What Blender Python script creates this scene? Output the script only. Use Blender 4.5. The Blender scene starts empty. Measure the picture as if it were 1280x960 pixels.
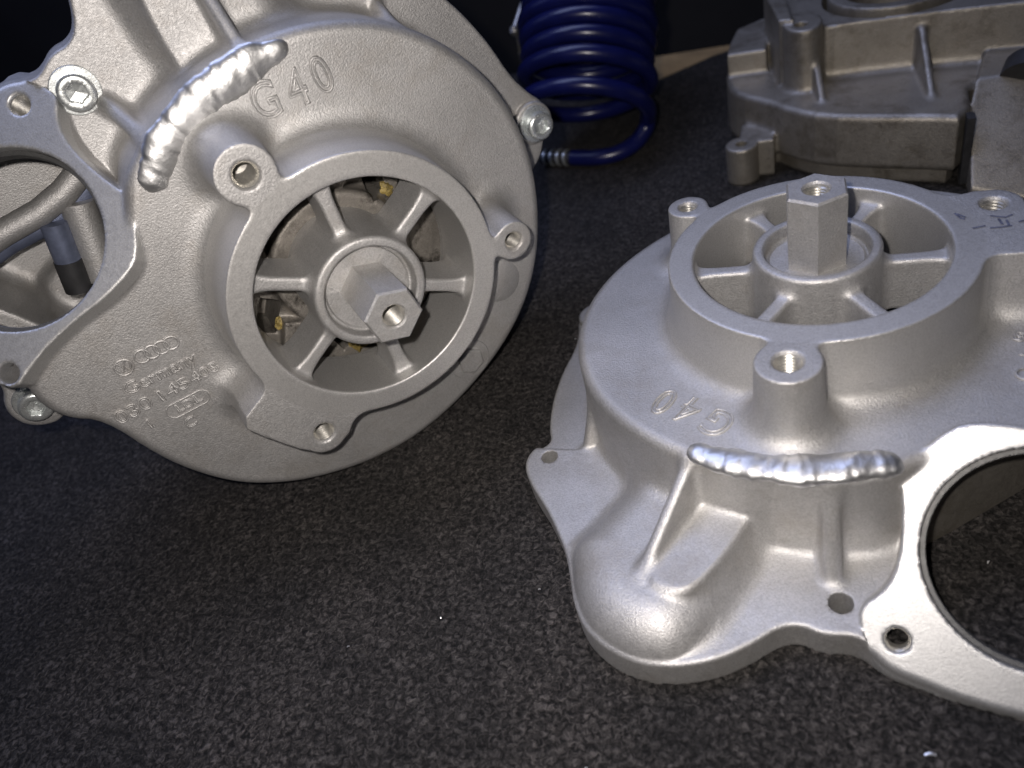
import bpy, bmesh, math, random
import numpy as np
from mathutils import Matrix, Vector, noise

random.seed(7)
np.random.seed(7)
sc = bpy.context.scene
MM = 0.001
TABLE = -69.0            # height of the bench mat below the mounting ring face (mm)
RAD = math.radians

# ------------------------------------------------------------------ camera
# camera pose: rows of the world -> view rotation (x right, y down, z forward)
CR = np.array([[0.93085, 0.26919, -0.24711], [0.00043, -0.67706, -0.73593], [-0.36541, 0.68493, -0.63035]])
CT = np.array([99.90, -44.60, 252.47])
CPOS = -CR.T @ CT
cam_data = bpy.data.cameras.new("camera")
cam = bpy.data.objects.new("camera", cam_data)
sc.collection.objects.link(cam)
m3 = np.stack([CR[0], -CR[1], -CR[2]], 1)
mw = Matrix([[*m3[i], (CPOS[i] - (TABLE if i == 2 else 0)) * MM] for i in range(3)] + [[0, 0, 0, 1]])
cam.matrix_world = mw
cam_data.sensor_width = 36
cam_data.lens = 36 * 961.0 / 1280
cam_data.clip_start = 0.005
cam_data.clip_end = 50
cam_data.dof.use_dof = True
cam_data.dof.focus_distance = 0.275
cam_data.dof.aperture_fstop = 9.5
sc.camera = cam

# ------------------------------------------------------------------ world and lamps
world = bpy.data.worlds.new("World")
sc.world = world
world.use_nodes = True
world.node_tree.nodes["Background"].inputs[0].default_value = (0.30, 0.38, 0.62, 1)
world.node_tree.nodes["Background"].inputs[1].default_value = 0.03


def area(name, loc, target, size, sizey, power, col):
    d = bpy.data.lights.new(name, 'AREA')
    d.shape = 'RECTANGLE'
    d.size = size
    d.size_y = sizey
    d.energy = power
    d.color = col
    o = bpy.data.objects.new(name, d)
    sc.collection.objects.link(o)
    o.location = loc
    o.rotation_euler = (Vector(target) - Vector(loc)).to_track_quat('-Z', 'Y').to_euler()
    return o


cp = Vector(mw.translation)
right = Vector(m3[:, 0])
up = Vector(m3[:, 1])
# the phone's own flash, beside its lens
fl = bpy.data.lights.new("phone_flash", 'SPOT')
fl.energy = 3.6
fl.color = (1.0, 0.93, 0.875)
fl.shadow_soft_size = 0.0035
fl.spot_size = RAD(120)
fl.spot_blend = 1.0
flo = bpy.data.objects.new("phone_flash", fl)
sc.collection.objects.link(flo)
flo.matrix_world = mw
flo.location = cp - right * 0.016 + up * 0.010
# cool ceiling tubes of the workshop
area("ceiling_tube_light", (-0.35, 0.30, 1.25), (0, 0, 0.05), 1.5, 0.5, 9.2, (0.53, 0.62, 1.0))
area("window_light", (-1.25, -0.10, 0.75), (0, 0, 0.05), 0.7, 0.7, 0.7, (0.42, 0.52, 1.0))

sc.view_settings.view_transform = 'Standard'
sc.view_settings.look = 'None'
sc.view_settings.exposure = 0.0
sc.view_settings.gamma = 1.0
sc.view_settings.use_curve_mapping = False


# ------------------------------------------------------------------ materials
class NT:
    def __init__(s, name):
        s.m = bpy.data.materials.new(name)
        s.m.use_nodes = True
        s.t = s.m.node_tree
        s.b = s.t.nodes["Principled BSDF"]
        s.co = s.t.nodes.new("ShaderNodeTexCoord")

    def n(s, kind, **kw):
        nd = s.t.nodes.new("ShaderNode" + kind)
        for k, v in kw.items():
            setattr(nd, k, v)
        return nd

    def l(s, a, b):
        s.t.links.new(a, b)

    def noise(s, scale, detail=4, rough=0.6):
        nd = s.n("TexNoise")
        nd.inputs["Scale"].default_value = scale
        nd.inputs["Detail"].default_value = detail
        nd.inputs["Roughness"].default_value = rough
        s.l(s.co.outputs["Object"], nd.inputs["Vector"])
        return nd

    def ramp(s, src, stops):
        r = s.n("ValToRGB")
        e = r.color_ramp.elements
        while len(e) < len(stops):
            e.new(0.5)
        for i, (p, c) in enumerate(stops):
            e[i].position = p
            e[i].color = (*c, 1) if len(c) == 3 else c
        s.l(src, r.inputs["Fac"])
        return r

    def bump(s, src, strength, dist, prev=None):
        b = s.n("Bump")
        b.inputs["Strength"].default_value = strength
        b.inputs["Distance"].default_value = dist
        s.l(src, b.inputs["Height"])
        if prev:
            s.l(prev.outputs[0], b.inputs["Normal"])
        return b


def g(v):
    return (v, v, v)


def metal(name, dark, light, metallic, r0, r1, grain=0.5, grain_scale=1700, stain=None, stain_amt=0.5, stain_scale=46, stain_at=0.50):
    k = NT(name)
    big = k.noise(28, 5, 0.65)
    fine = k.noise(grain_scale, 3, 0.6)
    mid = k.noise(620, 3, 0.6)
    ramp = k.ramp(big.outputs[0], [(0.30, dark), (0.72, light)])
    col = ramp.outputs[0]
    mx = k.n("MixRGB", blend_type='MULTIPLY')
    mx.inputs[0].default_value = 0.42
    fr = k.ramp(fine.outputs[0], [(0.32, g(0.45)), (0.62, g(1.0))])
    k.l(col, mx.inputs[1])
    k.l(fr.outputs[0], mx.inputs[2])
    col = mx.outputs[0]
    if stain:
        st = k.noise(stain_scale, 6, 0.72)
        sr = k.ramp(st.outputs[0], [(stain_at, g(0)), (stain_at + 0.16, g(stain_amt))])
        m2 = k.n("MixRGB", blend_type='MIX')
        k.l(sr.outputs[0], m2.inputs[0])
        k.l(col, m2.inputs[1])
        m2.inputs[2].default_value = (*stain, 1)
        col = m2.outputs[0]
    k.l(col, k.b.inputs["Base Color"])
    k.b.inputs["Metallic"].default_value = metallic
    rr = k.n("MapRange")
    k.l(mid.outputs[0], rr.inputs[0])
    rr.inputs[1].default_value = 0.3
    rr.inputs[2].default_value = 0.7
    rr.inputs[3].default_value = r0
    rr.inputs[4].default_value = r1
    k.l(rr.outputs[0], k.b.inputs["Roughness"])
    b1 = k.bump(mid.outputs[0], grain * 0.12, 0.0004)
    b2 = k.bump(fine.outputs[0], grain, 0.00024, b1)
    k.l(b2.outputs[0], k.b.inputs["Normal"])
    return k.m


M = {}
M['cast'] = metal('cast_aluminium', (0.455, 0.447, 0.44), (0.575, 0.566, 0.556), 0.72, 0.47, 0.60, 0.75,
                  stain=(0.34, 0.31, 0.275), stain_amt=0.35)
M['port'] = metal('bright_port_face', (0.57, 0.567, 0.56), (0.62, 0.617, 0.61), 0.75, 0.42, 0.50, 0.3, 2200)
M['machined'] = metal('machined_aluminium', (0.55, 0.54, 0.525), (0.62, 0.61, 0.595), 0.72, 0.42, 0.50, 0.28, 2200)
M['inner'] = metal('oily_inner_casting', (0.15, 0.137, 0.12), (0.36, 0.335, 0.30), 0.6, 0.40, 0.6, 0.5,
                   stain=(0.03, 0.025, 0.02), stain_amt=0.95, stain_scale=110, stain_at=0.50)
M['dull'] = metal('dull_old_casting', (0.30, 0.275, 0.235), (0.42, 0.39, 0.345), 0.75, 0.40, 0.55, 0.7,
                  stain=(0.13, 0.11, 0.08), stain_amt=0.65)
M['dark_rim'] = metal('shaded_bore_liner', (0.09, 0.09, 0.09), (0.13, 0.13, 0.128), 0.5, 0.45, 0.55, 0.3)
M['zinc'] = metal('zinc_plated_steel', (0.70, 0.74, 0.74), (0.84, 0.86, 0.84), 0.8, 0.24, 0.38, 0.15)
M['steel'] = metal('brushed_steel', (0.50, 0.49, 0.47), (0.6, 0.59, 0.57), 0.85, 0.33, 0.42, 0.2)
M['thread'] = metal('tapped_thread', (0.55, 0.53, 0.48), (0.66, 0.64, 0.6), 0.85, 0.3, 0.4, 0.15)


def weld_mat():
    k = NT('weld_bead_aluminium')
    a = k.noise(90, 4, 0.6)
    b = k.noise(600, 3, 0.7)
    r = k.ramp(a.outputs[0], [(0.35, (0.46, 0.46, 0.46)), (0.58, (0.74, 0.74, 0.735))])
    k.l(r.outputs[0], k.b.inputs["Base Color"])
    k.b.inputs["Metallic"].default_value = 1.0
    rr = k.ramp(a.outputs[0], [(0.35, g(0.56)), (0.6, g(0.42))])
    k.l(rr.outputs[0], k.b.inputs["Roughness"])
    bb = k.bump(b.outputs[0], 0.35, 0.0004)
    k.l(bb.outputs[0], k.b.inputs["Normal"])
    return k.m


M['weld'] = weld_mat()


def simple(name, col, rough=0.5, metallic=0.0, var=0.3, scale=200, bump=0.2, bd=0.0004):
    k = NT(name)
    a = k.noise(scale, 4, 0.65)
    lo = tuple(c * (1 - var) for c in col)
    hi = tuple(min(1, c * (1 + var)) for c in col)
    r = k.ramp(a.outputs[0], [(0.3, lo), (0.7, hi)])
    k.l(r.outputs[0], k.b.inputs["Base Color"])
    k.b.inputs["Roughness"].default_value = rough
    k.b.inputs["Metallic"].default_value = metallic
    b = k.bump(a.outputs[0], bump, bd)
    k.l(b.outputs[0], k.b.inputs["Normal"])
    return k.m


M['hose'] = simple('blue_hose_plastic', (0.005, 0.007, 0.062), 0.28, 0, 0.2, 60, 0.05)
M['ink'] = simple('marker_ink', (0.09, 0.10, 0.15), 0.6, 0, 0.5, 500)
M['grease'] = simple('yellow_grease', (0.24, 0.18, 0.055), 0.5, 0, 0.75, 320, 0.9, 0.002)
M['wood'] = simple('bench_wood', (0.30, 0.20, 0.09), 0.6, 0, 0.35, 40, 0.2)
M['dark'] = simple('dark_workshop_wall', (0.012, 0.011, 0.011), 0.8, 0, 0.4, 8, 0.1)
M['black'] = simple('black_parts_and_shade', (0.02, 0.02, 0.022), 0.6, 0, 0.5, 120, 0.3)  # black parts, and the shade put into the port hole and slot
M['bluegrey'] = simple('blue_grey_coating', (0.13, 0.15, 0.22), 0.45, 0.4, 0.25, 150, 0.2)
M['chip'] = simple('bright_swarf', (0.8, 0.8, 0.8), 0.3, 0.8)
M['green'] = simple('green_plastic', (0.02, 0.10, 0.06), 0.5)


def mat_mat():
    k = NT('grained_rubber_mat')
    grain = k.noise(560, 5, 0.66)
    grain.inputs["Distortion"].default_value = 0.8
    clump = k.noise(170, 3, 0.6)
    big = k.noise(16, 6, 0.65)
    base = k.ramp(big.outputs[0], [(0.33, (0.020, 0.0185, 0.018)), (0.66, (0.041, 0.0365, 0.034))])
    gr = k.ramp(grain.outputs[0], [(0.38, g(0.08)), (0.50, g(0.8)), (0.64, g(2.5))])  # grain tone, with crease shade painted into its dark end
    cr = k.ramp(clump.outputs[0], [(0.35, g(0.7)), (0.65, g(1.3))])
    m1 = k.n("MixRGB", blend_type='MULTIPLY')
    m1.inputs[0].default_value = 1.0
    k.l(base.outputs[0], m1.inputs[1])
    k.l(gr.outputs[0], m1.inputs[2])
    m2 = k.n("MixRGB", blend_type='MULTIPLY')
    m2.inputs[0].default_value = 1.0
    k.l(m1.outputs[0], m2.inputs[1])
    k.l(cr.outputs[0], m2.inputs[2])
    k.l(m2.outputs[0], k.b.inputs["Base Color"])
    k.b.inputs["Roughness"].default_value = 0.72
    k.b.inputs["Specular IOR Level"].default_value = 0.3
    b1 = k.bump(clump.outputs[0], 0.5, 0.0012)
    b2 = k.bump(grain.outputs[0], 1.0, 0.0022, b1)
    k.l(b2.outputs[0], k.b.inputs["Normal"])
    return k.m


M['mat'] = mat_mat()

# ------------------------------------------------------------------ object helpers
COL = sc.collection


def tag(o, label=None, cat=None, group=None, kind=None):
    if label:
        o["label"] = label
    if cat:
        o["category"] = cat
    if group:
        o["group"] = group
    if kind:
        o["kind"] = kind
    return o


def empty(name, loc=(0, 0, 0)):
    o = bpy.data.objects.new(name, None)
    COL.objects.link(o)
    o.location = loc
    o.empty_display_size = 0.02
    return o


def link(name, me, parent=None):
    o = bpy.data.objects.new(name, me)
    COL.objects.link(o)
    if parent:
        o.parent = parent
    return o


def np_mesh(name, V, F, mat, normals=None, smooth=True):
    """V in mm, F (n,3) or (n,4) int array"""
    me = bpy.data.meshes.new(name)
    V = np.ascontiguousarray(V, dtype=np.float32) * MM
    F = np.ascontiguousarray(F, dtype=np.int32)
    n, k = F.shape
    me.vertices.add(len(V))
    me.vertices.foreach_set("co", V.ravel())
    me.loops.add(n * k)
    me.loops.foreach_set("vertex_index", F.ravel())
    me.polygons.add(n)
    me.polygons.foreach_set("loop_start", np.arange(n, dtype=np.int32) * k)
    me.polygons.foreach_set("loop_total", np.full(n, k, dtype=np.int32))
    me.update(calc_edges=True)
    me.polygons.foreach_set("use_smooth", np.full(n, smooth))
    me.materials.append(mat)
    if normals is not None:
        me.normals_split_custom_set(normals.reshape(-1, 3).astype(np.float32))
    return me


def list_mesh(name, V, F, mat, smooth=True, sharp=35):
    me = bpy.data.meshes.new(name)
    me.from_pydata([tuple(c * MM for c in v) for v in V], [], F)
    me.update()
    bm = bmesh.new()
    bm.from_mesh(me)
    bmesh.ops.recalc_face_normals(bm, faces=bm.faces)
    bm.to_mesh(me)
    bm.free()
    me.polygons.foreach_set("use_smooth", [smooth] * len(me.polygons))
    if smooth:
        me.set_sharp_from_angle(angle=RAD(sharp))
    me.materials.append(mat)
    return me


def lathe(prof, n=40, close=False):
    """profile [(r,z)] in mm -> V,F ; ends at r=0 collapse"""
    V, F = [], []
    for r, z in prof:
        for i in range(n):
            a = 2 * math.pi * i / n
            V.append((r * math.cos(a), r * math.sin(a), z))
    k = len(prof)
    for j in range(k - 1):
        for i in range(n):
            F.append((j * n + i, j * n + (i + 1) % n, (j + 1) * n + (i + 1) % n, (j + 1) * n + i))
    if prof[0][0] > 0 and not close:
        F.append(tuple(range(n - 1, -1, -1)))
    if prof[-1][0] > 0 and not close:
        F.append(tuple((k - 1) * n + i for i in range(n)))
    return V, F


def xform(V, M4):
    return [tuple(M4 @ Vector(v)) for v in V]


def frame_mat(origin, zdir, xhint=(1, 0, 0)):
    z = Vector(zdir).normalized()
    x = Vector(xhint) - z * z.dot(Vector(xhint))
    x.normalize()
    y = z.cross(x)
    return Matrix(((x.x, y.x, z.x, origin[0]), (x.y, y.y, z.y, origin[1]), (x.z, y.z, z.z, origin[2]), (0, 0, 0, 1)))


def sweep(path, radii, n=14, squash=None, jitter=0.0, cap=True, upv=(0, 0, 1)):
    """tube along path (mm) with round ends"""
    P = [Vector(p) for p in path]
    V, F = [], []
    m = len(P)
    for i in range(m):
        t = (P[min(i + 1, m - 1)] - P[max(i - 1, 0)]).normalized()
        u = Vector(upv)
        s = t.cross(u)
        if s.length < 1e-4:
            s = t.cross(Vector((1, 0, 0)))
        s.normalize()
        u = s.cross(t).normalized()
        for k in range(n):
            a = 2 * math.pi * k / n
            r = radii[i] if not callable(radii) else radii(i)
            if jitter:
                r *= 1 + jitter * noise.noise(P[i] * 0.28 + Vector((math.cos(a), math.sin(a), 0)) * 1.3)
            sq = squash if squash else 1.0
            V.append(tuple(P[i] + s * (r * math.cos(a)) + u * (r * sq * math.sin(a))))
    for i in range(m - 1):
        for k in range(n):
            F.append((i * n + k, i * n + (k + 1) % n, (i + 1) * n + (k + 1) % n, (i + 1) * n + k))
    if cap:
        F.append(tuple(range(n - 1, -1, -1)))
        F.append(tuple((m - 1) * n + k for k in range(n)))
    return V, F


# ------------------------------------------------------------------ distance-field modelling of the castings
def chaikin(P, it=2):
    P = np.array(P, float)
    for _ in range(it):
        Q = np.roll(P, -1, 0)
        P = np.stack([0.75 * P + 0.25 * Q, 0.25 * P + 0.75 * Q], 1).reshape(-1, 2)
    return P


class Poly:
    """2-D signed distance of a polygon, sampled from a grid"""

    def __init__(s, P, it=2, pad=40, h=0.6):
        P = chaikin(P, it) if it else np.array(P, float)
        s.lo = P.min(0) - pad
        s.h = h
        s.n = np.ceil((P.max(0) + pad - s.lo) / h).astype(int) + 1
        X, Y = np.meshgrid(s.lo[0] + h * np.arange(s.n[0]), s.lo[1] + h * np.arange(s.n[1]), indexing='ij')
        d = np.full(X.shape, 1e9)
        sg = np.zeros(X.shape, bool)
        for a, b in zip(P, np.roll(P, -1, 0)):
            e = b - a
            wx, wy = X - a[0], Y - a[1]
            t = np.clip((wx * e[0] + wy * e[1]) / (e @ e), 0, 1)
            d = np.minimum(d, (wx - e[0] * t) ** 2 + (wy - e[1] * t) ** 2)
            if a[1] != b[1]:
                c = ((a[1] > Y) != (b[1] > Y)) & (X < (b[0] - a[0]) * (Y - a[1]) / (b[1] - a[1]) + a[0])
                sg ^= c
        s.g = (np.sqrt(d) * np.where(sg, -1, 1)).astype(np.float32)

    def __call__(s, x, y):
        u = (x - s.lo[0]) / s.h
        v = (y - s.lo[1]) / s.h
        uc = np.clip(u, 0, s.n[0] - 1.001)
        vc = np.clip(v, 0, s.n[1] - 1.001)
        i = uc.astype(np.int32)
        j = vc.astype(np.int32)
        a = uc - i
        b = vc - j
        G = s.g
        r = (G[i, j] * (1 - a) + G[i + 1, j] * a) * (1 - b) + (G[i, j + 1] * (1 - a) + G[i + 1, j + 1] * a) * b
        return r + np.hypot(u - uc, v - vc) * s.h


def smin(a, b, k):
    h = np.maximum(k - np.abs(a - b), 0) / k
    return np.minimum(a, b) - h * h * (k * 0.25)


def smax(a, b, k):
    return -smin(-a, -b, k)


def ext(d2, z, z0, z1, r=0.0):
    """extrude 2-D distance between z0 and z1 with rounded edges"""
    w = np.abs(z - (z0 + z1) / 2) - (z1 - z0) / 2 + r
    d = d2 + r
    return np.minimum(np.maximum(d, w), 0) + np.hypot(np.maximum(d, 0), np.maximum(w, 0)) - r


def circ(x, y, cx, cy, r):
    return np.hypot(x - cx, y - cy) - r


def fin(x, y, z, p0, p1, zb, th, r):
    """upright triangular rib: top edge from p0 to p1, going down to zb"""
    dx, dy = p1[0] - p0[0], p1[1] - p0[1]
    L = math.hypot(dx, dy)
    s = ((x - p0[0]) * dx + (y - p0[1]) * dy) / L
    t = np.abs((x - p0[0]) * -dy + (y - p0[1]) * dx) / L
    sl = (p1[2] - p0[2]) / L
    top = (z - (p0[2] + sl * s)) / math.sqrt(1 + sl * sl)
    prof = np.maximum(np.maximum(top, zb - z), np.maximum(-5 - s, s - L - 1.5))
    prof = np.maximum(prof, z - p0[2])
    a = prof + r
    b = t - th / 2 + r
    return np.minimum(np.maximum(a, b), 0) + np.hypot(np.maximum(a, 0), np.maximum(b, 0)) - r


def contour(fn, lo, hi, h):
    """dual contouring on sparse blocks -> V (n,3), quads"""
    lo = np.array(lo, float)
    hi = np.array(hi, float)
    B0, B1 = 16, 4

    def grid(n):
        return np.stack(np.meshgrid(*[np.arange(k) for k in n], indexing='ij'), -1).reshape(-1, 3)

    nb = np.ceil((hi - lo) / (h * B0)).astype(int)
    blk = grid(nb) * B0
    ev = lambda ijk: fn((lo + h * ijk).astype(np.float32))
    keep = np.abs(ev(blk + B0 / 2)) < h * B0 * 0.5 * 1.7321 * 1.15
    blk = blk[keep]
    sub = grid((B0 // B1,) * 3) * B1
    blk = (blk[:, None] + sub[None]).reshape(-1, 3)
    keep = np.abs(ev(blk + B1 / 2)) < h * B1 * 0.5 * 1.7321 * 1.15
    blk = blk[keep]
    pts = grid((B1 + 1,) * 3)
    D = np.empty((len(blk), B1 + 1, B1 + 1, B1 + 1), np.float32)
    step = 8000
    for i in range(0, len(blk), step):
        b = blk[i:i + step]
        D[i:i + step] = ev((b[:, None] + pts[None]).reshape(-1, 3)).reshape(-1, B1 + 1, B1 + 1, B1 + 1)
    S = D < 0
    ax_cells, edges = [], []
    for ax in range(3):
        a = [slice(0, B1)] * 3
        b = [slice(0, B1)] * 3
        b[ax] = slice(1, B1 + 1)
        sa = S[(slice(None), *a)]
        sb = S[(slice(None), *b)]
        idx = np.argwhere(sa != sb)
        da = D[(slice(None), *a)][tuple(idx.T)]
        db = D[(slice(None), *b)][tuple(idx.T)]
        g0 = blk[idx[:, 0]] + idx[:, 1:]
        t = da / (da - db)
        p = g0.astype(float)
        p[:, ax] += t
        edges.append((ax, g0, p, da < 0))
    allp = np.concatenate([e[2] for e in edges])
    W = (lo + h * allp)
    eps = 0.12 * h
    f0 = fn(W.astype(np.float32))
    N = np.empty_like(W)
    for k in range(3):
        q = W.copy()
        q[:, k] += eps
        q2 = W.copy()
        q2[:, k] -= eps
        N[:, k] = fn(q.astype(np.float32)) - fn(q2.astype(np.float32))
    N /= np.linalg.norm(N, axis=1, keepdims=True) + 1e-12
    key = lambda c: (c[:, 0].astype(np.int64) + 4) * 4096 * 4096 + (c[:, 1] + 4) * 4096 + (c[:, 2] + 4)
    offs = {0: ((0, 0, 0), (0, -1, 0), (0, -1, -1), (0, 0, -1)), 1: ((0, 0, 0), (0, 0, -1), (-1, 0, -1), (-1, 0, 0)),
            2: ((0, 0, 0), (-1, 0, 0), (-1, -1, 0), (0, -1, 0))}
    cells, eid, quads_key, flip = [], [], [], []
    base = 0
    for ax, g0, p, inside in edges:
        ks = []
        for o in offs[ax]:
            c = g0 + np.array(o)
            ks.append(key(c))
            cells.append(c)
            eid.append(base + np.arange(len(g0)))
        quads_key.append(np.stack(ks, 1))
        flip.append(inside)
        base += len(g0)
    cells = np.concatenate(cells)
    eid = np.concatenate(eid)
    ck = key(cells)
    uk, first, inv = np.unique(ck, return_index=True, return_inverse=True)
    cc = cells[first].astype(float)
    n = len(uk)
    cnt = np.bincount(inv, minlength=n)
    P = allp[eid]
    NN = N[eid]
    mp = np.stack([np.bincount(inv, P[:, k], n) for k in range(3)], 1) / cnt[:, None]
    dd = np.einsum('ij,ij->i', NN, P - mp[inv])
    A = np.empty((n, 3, 3))
    for i in range(3):
        for j in range(i, 3):
            A[:, i, j] = A[:, j, i] = np.bincount(inv, NN[:, i] * NN[:, j], n)
    bb = np.stack([np.bincount(inv, NN[:, k] * dd, n) for k in range(3)], 1)
    A += np.eye(3) * (0.06 * cnt)[:, None, None]
    x = np.linalg.solve(A, bb[:, :, None])[:, :, 0]
    v = np.clip(mp + x, cc - 0.05, cc + 1.05)
    Q = np.concatenate([np.searchsorted(uk, q) for q in quads_key])
    fl = np.concatenate(flip)
    Q[~fl] = Q[~fl][:, ::-1]
    return lo + h * v, Q


def corner_normals(V, Q, ang=38):
    a = V[Q[:, 2]] - V[Q[:, 0]]
    b = V[Q[:, 3]] - V[Q[:, 1]]
    fn_ = np.cross(a, b)
    ar = np.linalg.norm(fn_, axis=1, keepdims=True) + 1e-12
    fu = fn_ / ar
    # two passes: blend only neighbours that face the same way
    vn = np.zeros_like(V)
    for k in range(4):
        for c in range(3):
            vn[:, c] += np.bincount(Q[:, k], fn_[:, c], len(V))
    vn /= np.linalg.norm(vn, axis=1, keepdims=True) + 1e-12
    cn = vn[Q]
    dot = np.einsum('ijk,ik->ij', cn, fu)
    bad = dot < math.cos(RAD(ang))
    # along creases use a per-cluster normal: average of the face normals around that agree with this face
    cn[bad] = np.broadcast_to(fu[:, None], cn.shape)[bad]
    return cn


def split_parts(V, Q, ids, names):
    """-> list of (name, mesh arrays) by face id"""
    CN = corner_normals(V, Q)
    out = []
    for i, nm in enumerate(names):
        m = ids == i
        if not m.any():
            continue
        q = Q[m]
        u, inv = np.unique(q, return_inverse=True)
        out.append((nm, V[u], inv.reshape(-1, 4), CN[m]))
    return out


# ------------------------------------------------------------------ the supercharger front housing (all in mm, ring face at z = 0)
FOOT = Poly([(-86, 60), (-93, 55), (-101, 50), (-103, 43), (-101, 36), (-100, 24), (-102.5, 8), (-102.5, -10), (-100, -26), (-97, -33), (-101, -37.5),
             (-104, -44), (-103, -50.5), (-98, -58.5), (-90, -68), (-84, -77), (-78.5, -86), (-75, -95), (-72, -104), (-67, -112.5),
             (-60, -118), (-52, -121.5), (-44, -122.5), (-36, -121.5), (-26, -118), (-17, -112), (-10, -105.5), (-4, -104), (2, -106.5),
             (9, -105.5), (13, -107), (18.5, -111.2), (26, -113.2), (35, -115.8), (50, -118.6), (65, -119), (80, -117), (92, -111), (100, -100),
             (104, -88), (106, -75), (110, -62), (119, -57), (122, -48), (117, -40), (107, -37), (102, -30), (100, -10), (99, 10),
             (95, 28), (86, 49), (72, 66), (55, 77), (30, 84), (0, 84.5), (-30, 82), (-60, 69), (-78, 61)])


def polar(tab):
    out = []
    for a, r in tab:
        out.append((r * math.cos(RAD(a)), r * math.sin(RAD(a))))
    return out


DRUM = Poly(polar([(-22, 100.5), (-8, 99.3), (2, 98.8), (12, 98.3), (22, 96), (31, 93.6), (42, 91), (53, 88.6), (62, 86.5), (72, 84.5), (82, 83), (92, 82.3),
                   (102, 82.4), (112, 82.6), (122, 82.5), (132, 82.4), (145, 82.8), (158, 83.8), (170, 84.6), (180, 85), (190, 85),
                   (200, 84.8), (210, 84.3), (220, 83.2), (230, 82), (240, 81), (250, 80), (260, 79.2), (270, 78.8), (278, 78.6)]) +
            [(18, -76), (27, -70), (36, -66), (52, -66), (72, -69), (87, -70), (96, -60), (98, -48)])
BULB = Poly([(-58, -46), (-62, -60), (-69, -74), (-77, -86), (-74.6, -95), (-71.5, -104), (-66.5, -112.2), (-59.7, -117.6), (-52, -121), (-44, -122), (-37, -120.5), (-31, -115.5), (-25.5, -107), (-21, -97), (-15, -82), (-13, -60), (-30, -46)])
PAD = Poly([(-36, -66), (-41, -84), (-48, -102), (-40, -106), (-33, -104.5), (-25, -92), (-18.5, -78), (-17, -66)], 2)
LUG3 = Poly([(30, -9), (48.7, -8.6), (64.6, -8.6), (64.2, 4), (62.5, 20), (58, 27), (50, 29.5), (45, 27.5), (36, 26)], 1)
INLET = Poly([(-43, -16), (-44.5, -20.5), (-42, -26), (-40, -36), (-36, -44), (-26.5, -46), (-16.5, -47), (-6, -48), (8, -48), (20, -48), (32, -44),
              (40, -30), (41, -12), (39, 5), (38.5, 24), (36, 30.5), (28.3, 29.8), (18.5, 29.8), (5.4, 32), (-3.8, 34.4), (-14.7, 35.3), (-20.8, 33.8),
              (-29.5, 26), (-34.2, 21), (-33, 14), (-33.3, 1.4), (-35.2, -7.4), (-39, -13)], 1)
FN = np.array([-0.12, -0.87, 1.0])
FN /= np.linalg.norm(FN)
FC = np.array([55.0, -89.0, -40.0])
FE1 = np.array([1.0, 0, 0]) - FN * FN[0]
FE1 /= np.linalg.norm(FE1)
FE2 = np.cross(FN, FE1)
LUG = [(-7.5, -56.1, 9.4, 4.0), (-45.4, 34.0, 7.3, 3.1), (53.1, 20.3, 8.6, 3.7)]
HOLES = [(6.6, -95.8, 3.5), (-94.6, -43.9, 3.2), (-93.4, 45.3, 3.2), (110.5, -50.5, 3.2)]
SPOKE = [2.5 + 60 * k for k in range(6)]
RIB1 = ((-36.3, -71.3, -26.5), (-50.0, -101.5, -47.5))
RIB2 = ((3.7, -77.5, -25.0), (4.7, -88.6, -54.5))
RINGR, BORE = 48.0, 39.5


def prims(P):
    x, y, z = P[:, 0], P[:, 1], P[:, 2]
    d = {}
    d['drum'] = ext(DRUM(x, y), z, -200, -24, 4.0)
    d['bulb'] = ext(BULB(x, y), z, -200, -46.6, 16.0)
    d['pad'] = ext(PAD(x, y), z, -80, -45.2, 2.0)
    px, py, pz = x - FC[0], y - FC[1], z - FC[2]
    u = px * FE1[0] + py * FE1[1] + pz * FE1[2]
    v = px * FE2[0] + py * FE2[1] + pz * FE2[2]
    w = px * FN[0] + py * FN[1] + pz * FN[2]
    d['uvw'] = (u, v, w)
    d['inlet'] = ext(INLET(u, v), w, -90, 0, 0.8)
    d['rib1'] = fin(x, y, z, *RIB1, -60, 4.0, 1.7)
    d['rib2'] = fin(x, y, z, *RIB2, -62, 5.2, 2.2)
    d['rib3'] = fin(x, y, z, (-75, -32, -30), (-82.5, -38, -58.5), -62, 3.6, 1.7)
    ring2 = circ(x, y, 0, 0, RINGR)
    lugs = [circ(x, y, *l[:3]) for l in LUG]
    d['lug_2d'] = [lugs[0], lugs[1], np.minimum(LUG3(x, y), lugs[2])]
    d['ring_2d'] = ring2
    r2 = ring2
    for l in d['lug_2d']:
        r2 = smin(r2, l, 5.0)
    draft = np.clip(-z, 0, 24) * -0.05
    d['collar'] = ext(r2 + draft, z, -28, 0, 0.6)
    rad = np.hypot(x, y)
    d['sleeve'] = ext(rad - 44, z, -31, -20)
    d['bore'] = rad - BORE
    d['hub'] = smax(ext(rad - 20 - np.clip(-z, 0, 30) * 0.03, z, -46, 1.0, 1.4), -ext(rad - 16.4, z, -4.2, 20, 1.0), 1.2)
    sp = []
    for a in SPOKE:
        c, s = math.cos(RAD(a)), math.sin(RAD(a))
        al = x * c + y * s
        pe = -x * s + y * c
        th = 2.5 + np.clip((al - 31) / 9, 0, 1) ** 2 * 1.6 + np.clip(-6.5 - z, 0, 30) * 0.02
        q = ext(np.maximum(np.abs(pe) - th, np.maximum(14 - al, al - 42)), z, -25, -5.8, 1.3)
        sp.append(q)
    d['spokes'] = sp
    return d


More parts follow.
